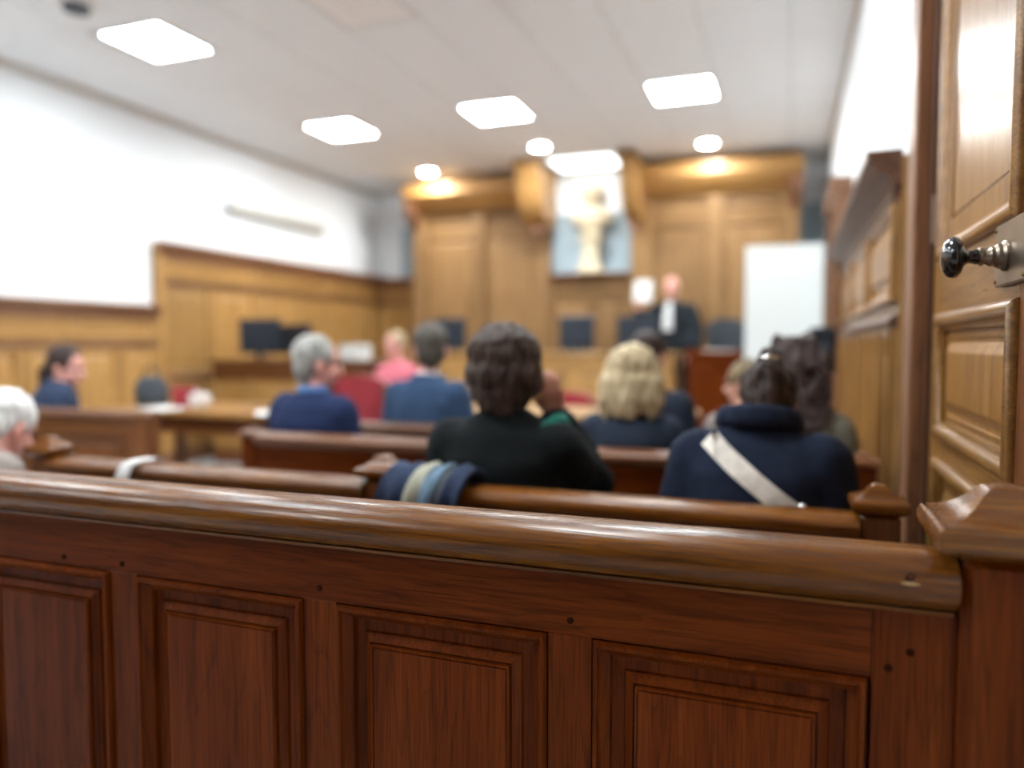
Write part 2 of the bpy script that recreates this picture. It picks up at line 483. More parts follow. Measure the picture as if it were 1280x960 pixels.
def wainscot(name, label, loc, rotz, L, bands, ztop, cproj, pw, wd, cw=None, pilasters=()):
    """bands: list of (z0, z1, panel width) rows of raised panels; wd = wood family"""
    t = thing(name, label, None, loc, rotz, None, 'structure')
    cw = cw or wd
    obj('backing', B(0, L, 0, .045, 0, ztop - .02), wd + 'Z', t, world=False)
    obj('cornice', prism(bmesh.new(), corn(cproj, .13), 'X', -.0, L), cw + 'X', t, 35, world=False).location.z = ztop
    prev = 0
    for z0, z1, pwid in bands:
        n = max(1, round(L / pwid)); step = L / n
        g = .07
        me = finish(ring_panel(step - g, z1 - z0, PROF_FAR), 'panel', None, wd + ('Z' if z1 - z0 > step else 'X'))
        for i in range(n):
            p = link('panel', me, None, t); p.location = (i * step + g / 2, -.014, z0)
        for i in range(n + 1):
            x = i * step
            s = obj('stile', B(max(0, x - g / 2), min(L, x + g / 2), -.012, 0, z0, z1), wd + 'Z', t, world=False)
        obj('rail', prism(bmesh.new(), [(0, z1), (-.012, z1), (-.03, z1 + .012), (-.03, z1 + .03), (-.014, z1 + .045), (0, z1 + .05)], 'X', 0, L), cw + 'X', t, world=False)
    obj('plinth', B(0, L, -.025, 0, 0, .14, .006), cw + 'X', t, world=False)
    for x in pilasters:
        obj('pilaster', B(x - .05, x + .05, -.035, 0, .14, ztop - .13, .006), wd + 'Z', t, world=False)
    return t

# left wall: low run, then a taller run towards the bench
wainscot('trim_3', 'low run of honey oak wainscot along the white left wall', (XL + .045, YF, 0), R(90), 5.62 - YF,
         [(.16, 1.17, .46), (1.25, 1.42, 1.0)], 1.565, .09, .46, 'honey', 'umber')
wainscot('trim_4', 'tall run of honey oak wainscot behind the desk with two monitors', (XL + .045, 5.62, 0), R(90), YB - 5.62,
         [(.16, .85, .7), (.93, 1.78, .7), (1.86, 2.03, 1.4)], 2.185, .10, .7, 'honey', 'umber', (.05,))
wainscot('trim_5', 'honey oak wainscot on the back wall below blue grey fabric', (XL + .05, YB - .045, 0), 0, XR - XL - .06,
         [(.16, .85, .7), (.93, 1.78, .7), (1.86, 2.0, 1.4)], 2.16, .10, .7, 'honey', 'umber')
# right wall
wainscot('trim_6', 'oak wainscot with heavy dark cornice beyond the panelled door', (XR - .045, 5.6, 0), R(-90), 5.6 - 2.75,
         [(.16, 1.25, .36), (1.34, 1.67, .9)], 1.83, .105, .36, 'door', 'walnut')
# ledge bracket on that wainscot's dado rail
# ---------------------------------------------------------------- door on the right
d = thing('door_1', 'tall oak panelled door with black knob in a dark frame', None, (XR, 2.40, 0), 0, None, 'structure')
obj('door_frame', B(.304, XR + .06, 2.34, 2.46, 0, 2.75, .006), 'umberZ', d)
obj('door_stop', B(.345, XR + .06, 2.315, 2.34, 0, 2.70, .002), 'walnutZ', d)
obj('door_frame', B(.345, XR + .06, 1.16, 1.28, 0, 2.75, .006), 'umberZ', d)
obj('frame_head', B(.318, XR + .06, 1.28, 2.34, 2.62, 2.75, .006), 'umberY', d)
# the leaf, built in its own frame: u from the hinge towards the camera, facing -X
leaf = bpy.data.objects.new('door_leaf', None); COL.objects.link(leaf); leaf.parent = d
leaf.location = (.355 - XR, 2.308 - 2.40, 0); leaf.rotation_euler = (0, 0, R(-90))
LW, PX0, PX1 = 1.02, .10, .83
def lf(name, bm, mat, smooth=None):
    o = link(name, finish(bm, name, smooth), mat, leaf); return o
lf('backing_board', B(0, LW, .014, .04, .01, 2.60), 'doorZ')
zr = [(.01, .16), (.91, .96), (1.278, 1.41), (2.50, 2.60)]
lf('hinge_stile', B(0, PX0, 0, .014, .01, 2.60, .002), 'doorZ')
lf('lock_stile', B(PX1, LW, 0, .014, .01, 2.60, .002), 'brownZ')
for a, b_ in zr:
    lf('cross_rail', B(PX0, PX1, 0, .014, a, b_, .001), 'doorX')
DM = [(0, .0), (.0, -.004), (.004, -.010), (.012, -.016), (.022, -.016), (.030, -.010), (.034, -.002), (.037, .000), (.044, .002), (.046, .014), (0, .014)]
DP = [(0, .013), (.012, .013), (.014, .009), (.020, .009), (.022, .013), (.030, .013), (.052, .003), (.056, .002)]
DF = [(0, .004), (.050, .004), (.052, .011), (.058, .011), (.060, .007)]
for k_, ((a0, a1), (b0, b1)) in enumerate(zip(zr, zr[1:])):
    o = lf('panel_moulding', ring_mould(PX1 - PX0, b0 - a1, DM), 'doorX', 50); o.location = (PX0, 0, a1)
    o = lf('door_panel', ring_panel(PX1 - PX0 - .088, b0 - a1 - .088, DF if k_ == 2 else DP), 'doorZ'); o.location = (PX0 + .044, 0, a1 + .044)
lf('hinge', B(-.012, .004, -.008, .01, 1.47, 1.60, .002), 'iron')
lf('hinge', B(-.012, .004, -.008, .01, .35, .46, .002), 'iron')
# lock plate and knob
KX, KZ = .785, 1.352
plate = lf('lock_plate', B(KX - .077, KX + .12, -.012, 0, 1.302, 1.412, .003), 'iron')
for sx in (-.068, .11):
    for sz in (1.311, 1.403):
        bm = bmesh.new(); lathe(bm, [(.004, 0), (.003, .002)], 10, Matrix.Translation((KX + sx, -.012, sz)) @ Matrix.Rotation(R(90), 4, 'X'))
        o = link('screw', finish(bm, 'screw', 40), 'brass', leaf)
rot = Matrix.Translation((KX, -.012, KZ)) @ Matrix.Rotation(R(90), 4, 'X')
bm = bmesh.new(); lathe(bm, [(.026, 0), (.027, .004), (.022, .008), (.021, .014), (.017, .018), (.018, .024), (.014, .030), (.013, .034)], 28, rot)
lf('knob_rose', bm, 'iron', 35)
bm = bmesh.new(); lathe(bm, [(.014, .034), (.0165, .035), (.0165, .041), (.014, .042)], 28, rot)
lf('knob_collar', bm, 'iron', 35)
bm = bmesh.new(); lathe(bm, [(.0135, .042), (.0135, .046), (.0115, .052), (.0115, .058), (.017, .064), (.029, .068), (.0355, .074), (.0365, .080), (.034, .088), (.025, .095), (.012, .099), (.001, .100)], 32, rot)
lf('door_knob', bm, 'ebony', 60)

# second doorway further along the right wall
d2 = thing('door_2', 'dark brown door case standing beside the white screen', None, (XR, 6.1, 0), 0, None, 'structure')
obj('door_frame', B(.245, XR, 5.62, 5.74, 0, 2.22, .006), 'umberZ', d2)
obj('door_frame', B(.245, XR, 6.62, 6.74, 0, 2.22, .006), 'umberZ', d2)
obj('frame_head', B(.225, XR, 5.62, 6.74, 2.22, 2.34, .01), 'umberY', d2)
obj('door_leaf', B(.32, XR, 5.74, 6.62, 0, 2.22), 'doorZ', d2)
me = finish(ring_panel(.34, .9, PROF_FAR), 'door_panel', None, 'doorZ')
for y in (6.17, 6.57):
    for z in (.2, 1.2):
        p = link('door_panel', me, None, d2); p.location = (.312 - XR, y - 6.1, z); p.rotation_euler = (0, 0, R(-90))

# ---------------------------------------------------------------- oak pews
def rail_prof(y, z, k=1.0, back=.07):
    """handrail section: flat-crowned top with a large round nose towards -y"""
    P = [(y + back, z - .068 * k), (y + back, z - .02 * k), (y + back - .006, z - .008 * k), (y + back - .022 * k, z - .001)]
    cy, cz, ry, rz = y + .012 * k, z - .034 * k, .048 * k, .034 * k
    for i in range(13):
        a = R(88 + i * 14.0)
        P.append((cy + ry * math.cos(a), cz + rz * math.sin(a)))
    P += [(y - .006 * k, z - .0685 * k), (y - .003, z - .074 * k), (y, z - .074 * k)]
    return P

MOULD = [(0, .014), (.0022, .014), (.0026, -.004), (.005, -.009), (.010, -.0095), (.012, -.006), (.0125, -.003), (.022, .008), (.0255, .010), (.026, .018), (.027, .026), (0, .026)]
FIELD = [(0, .019), (.019, .019), (.021, .015), (.034, .007), (.0345, .011), (.0370, .011), (.0375, .002), (.040, .001), (.0405, .004), (.0425, .004), (.043, .002)]

def make_post(parent, cx, cy, half, z_neck, z_top, cap_half, wd, cw):
    p = obj('post', B(cx - half, cx + half, cy - half, cy + half, 0, z_neck, half * .2), wd + 'Z', parent)
    h, c = z_top - z_neck, cap_half
    prof = [(half, z_neck), (half + .25 * (c - half), z_neck + .05 * h), (half + .55 * (c - half), z_neck + .10 * h), (c * .97, z_neck + .16 * h), (c, z_neck + .24 * h), (c, z_neck + .36 * h), (c * .97, z_neck + .44 * h),
            (c * .93, z_neck + .47 * h), (c * .93, z_neck + .445 * h), (c * .895, z_neck + .445 * h), (c * .885, z_neck + .49 * h), (c * .78, z_neck + .52 * h), (c * .66, z_neck + .565 * h), (c * .53, z_neck + .64 * h), (c * .43, z_neck + .74 * h),
            (c * .35, z_neck + .85 * h), (c * .27, z_neck + .925 * h), (c * .16, z_neck + .975 * h), (c * .04, z_top)]
    bm = bmesh.new(); sqlathe(bm, prof, cx, cy)
    obj('post_cap', bm, cw + 'X', p, 28)
    return p

def pew(label, x0, x1, y, ztop, panels, ptop, posts, wd='red', rw='gold', pegs=(), stile_end=None, rails=None, k=1.0, bench=True, zn=None, pbot=.17):
    t = thing('pew', label, 'pew', ((x0 + x1) / 2, y, 0))
    th = .028
    for a, b_ in (rails or [(x0, x1)]):
        obj('handrail', prism(bmesh.new(), rail_prof(y, ztop, k), 'X', a, b_), rw + 'X', t, 38)
    zb = ztop - .074 * k
    xs_end = stile_end[0] if stile_end else x1
    obj('top_rail', B(x0, xs_end, y, y + th, ptop, zb, .001), wd + 'X', t)
    obj('bottom_rail', B(x0, x1, y, y + th, .03, pbot, .001), wd + 'X', t)
    if stile_end:
        obj('stile', B(stile_end[0] + .0006, stile_end[1], y - .0004, y + th, pbot, zb, .001), wd + 'Z', t)
    edges = [x0] + [v for p in panels for v in p] + [xs_end if stile_end else x1]
    for i in range(0, len(edges), 2):
        a, b_ = edges[i], edges[i + 1]
        if b_ - a > .004 and not (stile_end and i == len(edges) - 2):
            obj('stile', B(a, b_, y, y + th, pbot, ptop, .0008), wd + 'Z', t)
    for a, b_ in panels:
        wdt, hgt = b_ - a, ptop - pbot
        m = link('panel_moulding', finish(ring_mould(wdt, hgt, MOULD), 'panel_moulding', 25), wd + 'Z', t)
        m.location = (a - (x0 + x1) / 2, 0, pbot)
        f = link('panel', finish(ring_panel(wdt - .054, hgt - .054, FIELD), 'panel'), wd + 'Z', t)
        f.location = (a + .027 - (x0 + x1) / 2, 0, pbot + .027)
    obj('back_board', B(x0, x1, y + th - .006, y + th + .012, .05, zb, 0), wd + 'Z', t)
    for px, pz in pegs:
        bm = bmesh.new(); lathe(bm, [(.0052, 0), (.0050, .003), (.0038, .0036)], 12, Matrix.Translation((px, y + .001, pz)) @ Matrix.Rotation(R(90), 4, 'X'))
        obj('peg', bm, 'peg', t, 40)
    for cx, half, zneck, ztp, ch in posts:
        make_post(t, cx, y + .03, half, zneck, ztp, ch, wd, rw)
    if bench:
        xa, xb = x0 + .02, x1 - .02
        obj('seat', B(xa, xb, y + th + .012, y + .43, .405, .432, .008), rw + 'X', t)
        n = max(2, int((xb - xa) / 1.1) + 1)
        for i in range(n):
            xx = xa + .05 + (xb - xa - .1) * i / (n - 1)
            obj('seat_bracket', B(xx - .018, xx + .018, y + th + .012, y + .38, .03, .405, .004), wd + 'Z', t)
    return t

pitch = .4433
pan = [(-1.598 - pitch * k, -1.223 - pitch * k) for k in (2, 1, 0)] + [(-1.156, -.780), (-.714, -.339), (-.271, .103)]
pewA = pew('tall dark oak pew barrier with four raised panels and worn golden handrail', -2.75, .203, 1.07, .935, pan, .763,
    [(.2555, .0530, .936, 1.024, .086)],
    pegs=[(-1.344, .779), (-1.191, .781), (-.747, .785), (-.304, .786), (.150, .803), (.125, .779), (.2555, .836), (-.30, .22)],
    stile_end=(.105, .203), rails=[(-2.75, .198)], k=1.07)
panB = [(-2.26 + .38 * i, -2.26 + .38 * i + .32) for i in range(3)] + [(-.97 + .38 * i, -.97 + .38 * i + .32) for i in range(3)]
pewB = pew('oak pew with bell capped posts directly in front of the tall barrier', -2.33, .145, 1.80, .824, panB, .66,
    [(-2.345, .04, .822, .892, .058), (-1.06, .042, .828, .894, .062), (.186, .042, .828, .892, .058)],
    rails=[(-2.31, -1.10), (-1.02, .146)], wd='brown', k=.82)
panC = [(-2.1 + .46 * i, -2.1 + .46 * i + .38) for i in range(5)]
pewC = pew('dark oak pew where the grey haired man and the blonde woman sit', -2.17, .19, 2.66, .820, panC, .66,
    [(-2.21, .04, .80, .838, .052), (.225, .04, .80, .848, .052)], wd='red', rw='brown', k=.8)
panD = [(-2.1 + .46 * i, -2.1 + .46 * i + .38) for i in range(5)]
pewD = pew('oak pew where the man in the blue suit sits', -2.17, .19, 3.42, .79, panD, .64,
    [(-2.21, .04, .78, .82, .05), (.225, .04, .78, .82, .05)], wd='brown', rw='brown', k=.8)
pewL = pew('short brown oak pew with square post behind the woman with a ponytail', -4.9, -3.33, 3.12, .83, [(-4.8, -4.15), (-4.07, -3.42)], .70,
    [(-3.29, .045, .80, .838, .05)], wd='brown', rw='brown', k=.7)

# splintered nick near the end of the tall barrier's handrail
hr = [c for c in pewA.children if c.name.startswith('handrail')][0]
ox = (-2.75 + .203) / 2
tree = BVHTree.FromPolygons([v.co for v in hr.data.vertices], [p.vertices[:] for p in hr.data.polygons])
for nm, x0_, x1_, zc, hh, mt in (('nick', .137, .149, .909, .005, 'peg'), ('splinter', .132, .154, .9035, .0022, 'splinter')):
    bm = bmesh.new(); top, bot = [], []
    for k_ in range(7):
        f = k_ / 6; x = x0_ + (x1_ - x0_) * f; hw = hh * math.sin(PI * (.06 + .88 * f))
        for arr, sg in ((top, 1), (bot, -1)):
            z = zc + sg * hw + (.003 * f if nm == 'nick' else 0)
            hit = tree.ray_cast(Vector((x - ox, -.3, z)), Vector((0, 1, 0)))[0]
            arr.append(bm.verts.new((x - ox, hit.y - .0006, z)))
    for i in range(6): bm.faces.new((top[i], top[i + 1], bot[i + 1], bot[i]))
    res = bmesh.ops.extrude_face_region(bm, geom=bm.faces[:]); bmesh.ops.translate(bm, vec=(0, .003, 0), verts=[v for v in res['geom'] if isinstance(v, bmesh.types.BMVert)])
    link(nm, finish(bm, nm), mt, hr)

# ---------------------------------------------------------------- tables, desks, bench
def table(label, x0, x1, y0, y1, z, wd, top, cat='table'):
    t = thing('table', label, cat, ((x0 + x1) / 2, (y0 + y1) / 2, 0))
    obj('tabletop', B(x0, x1, y0, y1, z - .035, z, .006), top + 'X', t)
    bm = bmesh.new()
    for yy in (y0 + .05, y1 - .07):
        obj('apron', B(x0 + .06, x1 - .06, yy, yy + .02, z - .14, z - .035), wd + 'X', t)
    for xx in (x0 + .05, x1 - .11):
        for yy in (y0 + .04, y1 - .10):
            obj('leg', B(xx, xx + .06, yy, yy + .06, 0, z - .035, .006), wd + 'Z', t)
    bm.free()
    return t
table('long light oak table carrying the dark bag and white cup', -4.25, -2.75, 3.62, 4.35, .785, 'brown', 'door')
table('light oak table in front of the red upholstered chairs', -2.3, -.55, 4.35, 5.05, .77, 'brown', 'honey')

def panelled_desk(name, label, x0, x1, y0, y1, z0, z1, wd, topw, pw=.5):
    t = thing(name, label, 'desk', ((x0 + x1) / 2, (y0 + y1) / 2, z0))
    L = x1 - x0
    obj('carcass', B(x0, x1, y0 + .03, y1, z0, z1 - .04), wd + 'Z', t)
    obj('worktop', B(x0 - .03, x1 + .03, y0 - .03, y1 + .02, z1 - .04, z1, .008), topw + 'X', t)
    obj('frieze', B(x0, x1, y0, y0 + .03, z1 - .205, z1 - .04, .003), topw + 'X', t)
    obj('plinth', B(x0, x1, y0 - .01, y0 + .02, z0, z0 + .12, .004), topw + 'X', t)
    n = max(1, round(L / pw)); st = L / n
    me = finish(ring_panel(st - .08, z1 - z0 - .36, PROF_FAR), 'panel', None, wd + 'Z')
    for i in range(n):
        p = link('panel', me, None, t); p.location = (x0 + i * st + .04 - (x0 + x1) / 2, y0 + .008 - (y0 + y1) / 2, .16)
    for i in range(n + 1):
        xx = x0 + i * st
        obj('stile', B(max(x0, xx - .04), min(x1, xx + .04), y0, y0 + .03, z0 + .12, z1 - .16), wd + 'Z', t)
    return t
panelled_desk('clerk_desk', 'panelled oak desk with two monitors beside the left wainscot', -5.5, -3.55, 6.1, 6.85, 0, 1.04, 'honey', 'brown')
struct('trim_7', B(-5.0, XR - .12, 7.55, YB - .08, 0, .25, .01), 'brownX', label='low wooden dais under the judges bench')
panelled_desk('judges_bench', 'long raised honey oak bench below the plaster bust', -4.4, -1.15, 7.9, 8.45, .25, 1.11, 'honey', 'honey', .55)
panelled_desk('side_desk', 'reddish oak desk with papers beside the standing robed man', -.98, -.36, 7.7, 8.2, .25, 1.13, 'red', 'red', .32)

# ---------------------------------------------------------------- carved oak screen, niche and bust
SW = 'pale'      # wood family of the screens and the niche
def screen(name, label, x0, x1):
    y = 9.25
    t = thing(name, label, None, ((x0 + x1) / 2, y, 0), 0, None, 'structure')
    obj('backing', B(x0, x1, y + .02, y + .12, .25, 2.95), SW + 'Z', t)
    n = 2; st = (x1 - x0 - .2) / n
    me = finish(ring_panel(st - .11, 1.5, PROF_FAR), 'panel', None, SW + 'Z')
    me2 = finish(ring_panel(st - .11, .22, PROF_FAR), 'panel', None, SW + 'X')
    me3 = finish(ring_panel(st - .11, .62, PROF_FAR), 'panel', None, SW + 'Z')
    xs = [x0 + .1 + i * st for i in range(n + 1)]
    for i in range(n):
        for m_, z in ((me3, .4), (me, 1.12), (me2, 2.70)):
            p = link('panel', m_, None, t); p.location = (xs[i] + .055 - (x0 + x1) / 2, .004, z)
    for i, xx in enumerate(xs):
        wv = .10 if i in (0, n) else .085
        obj('stile', B(max(x0, xx - wv), min(x1, xx + wv), y - .045, y + .02, .25, 2.95, .006), SW + 'Z', t)
    for z0, z1 in ((.25, .4), (1.02, 1.12), (2.62, 2.70), (2.92, 2.97)):
        obj('rail', B(x0, x1, y - .012, y + .02, z0, z1, .003), SW + 'X', t)
    # projecting cornice carried on end brackets
    P = [(y + .1, 2.96), (y - .06, 2.96), (y - .10, 3.0), (y - .16, 3.04), (y - .24, 3.09), (y - .27, 3.14), (y - .30, 3.15), (y - .30, 3.24), (y - .33, 3.26), (y - .33, 3.285), (y + .1, 3.285)]
    obj('cornice', prism(bmesh.new(), P, 'X', x0 - .03, x1 + .03), 'honeyX', t, 30)  # same wood as the screen; lighter tone paints in the lamplight on the cornice
    Q = [(y, 2.74), (y - .05, 2.74), (y - .10, 2.80), (y - .20, 2.88), (y - .27, 2.95), (y - .28, 3.06), (y, 3.06)]
    for a in (x0 - .02, x1 - .12):
        obj('bracket', prism(bmesh.new(), Q, 'X', a, a + .14), 'umberZ', t, 30)
screen('trim_8', 'tall honey oak screen left of the bust niche', -4.86, -2.93)
screen('trim_9', 'tall honey oak screen behind the robed man and white board', -1.80, .06)

t = thing('trim_10', 'oak canopy and frame of the niche around the plaster bust', None, (-2.36, 9.2, 0), 0, None, 'structure')
for a, b_ in ((-3.12, -2.90), (-1.87, -1.66)):
    obj('pilaster', B(a, b_, 9.20, 9.27, .25, 2.9, .008), SW + 'Z', t)
for a, b_ in ((-3.13, -2.84), (-1.88, -1.70)):
    Q = [(9.27, 2.66), (8.98, 2.66), (8.86, 2.70), (8.72, 2.80), (8.62, 2.96), (8.58, 3.16), (8.54, 3.20), (8.52, 3.30), (8.50, 3.37), (9.27, 3.37)]
    obj('canopy_cheek', prism(bmesh.new(), Q, 'X', a, b_), 'honeyZ', t, 30)  # cheeks too: lamp glow put into the colour by a lighter wood
    obj('cheek_moulding', B(a - .02, b_ + .02, 8.47, 9.2, 3.30, 3.375, .012), SW + 'Y', t)
    obj('pendant', B(a + .03, b_ - .03, 8.90, 9.10, 2.56, 2.66, .03), 'umberZ', t)
obj('niche_base', B(-2.90, -1.87, 9.24, 9.34, .25, 2.02), SW + 'Z', t)
obj('niche_ledge', prism(bmesh.new(), [(9.34, 2.02), (9.16, 2.02), (9.13, 2.05), (9.13, 2.08), (9.34, 2.08)], 'X', -2.90, -1.87), 'brownX', t)
me = finish(ring_panel(.47, .62, PROF_FAR), 'panel', None, SW + 'Z')
for x in (-2.87, -2.37):
    p = link('panel', me, None, t); p.location = (x + 2.36, .022, 1.15)
me = finish(ring_panel(.97, .17, PROF_FAR), 'panel', None, SW + 'X')
p = link('panel', me, None, t); p.location = (-2.87 + 2.36, .022, 1.83)
obj('niche_back', B(-2.92, -1.85, 9.34, 9.38, 2.08, 2.85), 'bluegrey', t)
obj('niche_back', B(-2.92, -1.85, 9.34, 9.38, 2.85, 3.38), 'white', t)
cl = thing('canopy_light', 'bright light panel under the oak canopy above the bust', 'ceiling light', (-2.36, 8.86, 3.36))
obj('frame', B(-.41, .41, -.30, .36, .008, .03, .003), 'alu', cl, world=False)
obj('diffuser', B(-.38, .38, -.27, .33, 0, .008), 'canopy_on', cl, world=False)

bu = thing('plaster_bust', 'cream plaster bust on a tapered pedestal in the niche', 'bust', (-2.36, 9.20, 2.08))
bm = bmesh.new(); sqlathe(bm, [(.15, 0), (.15, .05), (.12, .07), (.10, .10), (.085, .30), (.10, .40), (.14, .44), (.14, .48)], 0, 0)
obj('pedestal', bm, 'plaster', bu, world=False)
bm = bmesh.new()
loft(bm, [(0, 0, .47, .07, .06), (0, 0, .53, .08, .07), (0, 0, .58, .15, .10), (0, 0, .66, .22, .12), (0, 0, .73, .21, .12), (0, 0, .78, .12, .09), (0, 0, .83, .065, .065), (0, -.01, .90, .06, .06)])
ell(bm, (0, 0, 1.0), (.085, .105, .115)); ell(bm, (0, -.03, .94), (.065, .075, .075)); tube(bm, [(0, -.10, 1.0), (0, -.125, .965)], [.012, .016])
ell(bm, (0, .04, 1.04), (.105, .10, .10)); ell(bm, (0, .10, .96), (.07, .06, .07))
for s in (-1, 1): ell(bm, (s * .085, .02, .97), (.03, .05, .07))
bo = link('bust', fused(bm, 'bust', .012, 3), 'plaster', bu); bo.scale = (1.22, 1.1, 1.0)

# ---------------------------------------------------------------- people
def hand(bm, M4, curl=.5, side=1, s=1.0):
    """hand in frame M4: wrist at the origin, fingers along +Y, palm facing -Z, thumb on side*-X"""
    tr = lambda p: M4 @ (Vector(p) * s)
    pts = [(0, 0, 0), (0, .03, 0)]
    for fx in (-.026, 0, .026):
        tube(bm, [tr((fx * .55, .0, 0)), tr((fx * .9, .045, 0)), tr((fx, .085, .0))], [.019 * s, .017 * s, .0125 * s], 10)
    for i, (fx, ln) in enumerate(((-.031, .072), (-.0105, .080), (.0105, .075), (.031, .058))):
        a = 0.0; p = Vector((fx, .085, .002)); ch = [p.copy()]
        for k, fr in enumerate((.45, .3, .25)):
            a += curl * (.55, .75, .5)[k]
            p = p + Vector((fx * .05, math.cos(a), -math.sin(a))) * ln * fr
            ch.append(p.copy())
        tube(bm, [tr(c) for c in ch], [.0098 * s, .0090 * s, .0083 * s, .0072 * s], 10)
    th = [Vector((-side * .022, .022, -.004)), Vector((-side * .047, .047, -.014)), Vector((-side * .055, .074, -.024)), Vector((-side * .052, .096, -.033))]
    tube(bm, [tr(c) for c in th], [.0145 * s, .0115 * s, .0100 * s, .0085 * s], 10)

def frame(o, y, z):
    """matrix with origin o, +Y along y and +Z close to z"""
    y = Vector(y).normalized(); x = y.cross(Vector(z)).normalized(); z = x.cross(y)
    m = Matrix((x, y, z)).transposed().to_4x4(); m.translation = Vector(o)
    return m

def head_parts(bm, H, s=1.0, ears=True):
    T = lambda p: H @ (Vector(p) * s)
    Rm = H.to_3x3().to_euler()
    q = H.to_quaternion()
    def e(c, r, seg=20): ell(bm, T(c), tuple(v * s for v in r), q, seg)
    e((0, -.012, .03), (.074, .094, .086)); e((0, .028, -.04), (.058, .062, .074)); e((0, .055, -.088), (.026, .024, .022))
    e((0, .05, .028), (.058, .036, .024)); e((.036, .056, -.03), (.024, .024, .024)); e((-.036, .056, -.03), (.024, .024, .024))
    tube(bm, [T((0, .086, .012)), T((0, .104, -.018)), T((0, .110, -.028))], [.009 * s, .011 * s, .013 * s], 10)
    for sx in (-1, 1): e((sx * .012, .094, -.031), (.009, .011, .009), 10)
    e((0, .086, -.058), (.022, .010, .006), 12); e((0, .084, -.068), (.018, .010, .007), 12)
    if ears:
        for sx in (-1, 1): e((sx * .077, -.008, -.012), (.010, .020, .033), 12); e((sx * .076, -.002, -.04), (.008, .011, .012), 10)

HAIR = {}
def hair_short(bm, H, s, vol=1.0):
    T = lambda p: H @ (Vector(p) * s); q = H.to_quaternion()
    def e(c, r): ell(bm, T(c), tuple(v * s for v in r), q, 20)
    e((0, -.026, .040), (.084 * vol, .096 * vol, .088 * vol)); e((0, -.055, -.010), (.073 * vol, .056 * vol, .074)); e((0, -.052, -.055), (.055, .042, .045))
    for sx in (-1, 1): e((sx * .066, .012, .028), (.016, .032, .042))
def hair_bush(bm, H, s, vol=1.0):
    T = lambda p: H @ (Vector(p) * s); q = H.to_quaternion()
    def e(c, r): ell(bm, T(c), tuple(v * s * vol for v in r), q, 20)
    e((0, -.030, .028), (.122, .112, .106)); e((0, -.040, -.035), (.124, .098, .095)); e((0, -.045, -.10), (.098, .075, .062)); e((0, -.05, -.14), (.072, .058, .045))
    for sx in (-1, 1): e((sx * .085, .01, -.03), (.034, .055, .085))
def hair_bob(bm, H, s, vol=1.0):
    T = lambda p: H @ (Vector(p) * s); q = H.to_quaternion()
    rnd = random.Random(4)
    def e(c, r): ell(bm, T(c), tuple(v * s * vol for v in r), q, 20)
    e((0, -.024, .036), (.102, .108, .096)); e((0, -.036, -.04), (.112, .094, .09)); e((0, -.045, -.10), (.106, .076, .06))
    for i in range(26):
        a = R(170 + 200 * i / 25)
        cx, cy = math.cos(a), math.sin(a)
        l = rnd.uniform(-.175, -.14)
        tube(bm, [T((cx * .085, -.02 + cy * .075, .06)), T((cx * .112, -.03 + cy * .085, -.03)), T((cx * .112, -.032 + cy * .078, -.10)), T((cx * .098, -.032 + cy * .066, l))], [.016, .019, .017, .008], 8)
def hair_curly(bm, H, s, vol=1.0):
    T = lambda p: H @ (Vector(p) * s); q = H.to_quaternion(); rnd = random.Random(9)
    ell(bm, T((0, -.03, .03)), (.112 * s, .108 * s, .106 * s), q, 20); ell(bm, T((0, -.05, -.08)), (.112 * s, .088 * s, .11 * s), q, 20)
    ell(bm, T((.0, -.06, -.17)), (.10 * s, .07 * s, .07 * s), q, 20)
    for i in range(90):
        a = rnd.uniform(PI * .85, PI * 2.15); z = rnd.uniform(-.24, .12)
        rr = .118 if z < .05 else .10 - (z - .05) * .6
        c = T((math.cos(a) * rr, -.035 + math.sin(a) * rr * .95, z))
        r_ = rnd.uniform(.016, .028) * s
        ell(bm, c, (r_, r_, r_ * 1.4), None, 8)
def hair_updo(bm, H, s, vol=1.0):
    T = lambda p: H @ (Vector(p) * s); q = H.to_quaternion()
    hair_short(bm, H, s, 1.04)
    ell(bm, T((0, -.115, .045)), (.05 * s, .038 * s, .06 * s), q, 16); ell(bm, T((0, -.10, .10)), (.04 * s, .04 * s, .045 * s), q, 16)
    tube(bm, [T((0, -.085, -.055)), T((.0, -.105, .0)), T((0, -.11, .06))], [.036 * s, .04 * s, .03 * s], 12)
def hair_tail(bm, H, s, vol=1.0):
    T = lambda p: H @ (Vector(p) * s)
    hair_short(bm, H, s, 1.03)
    tube(bm, [T((0, -.11, .0)), T((0, -.135, -.05)), T((0, -.125, -.12)), T((0, -.105, -.19)), T((0, -.095, -.23))], [.026 * s, .032 * s, .032 * s, .026 * s, .012 * s], 12)
def hair_bald(bm, H, s, vol=1.0):
    T = lambda p: H @ (Vector(p) * s); q = H.to_quaternion()
    for sx in (-1, 1): ell(bm, T((sx * .066, -.03, .0)), (.018 * s, .05 * s, .03 * s), q, 12)
    ell(bm, T((0, -.085, -.01)), (.06 * s, .026 * s, .04 * s), q, 16)

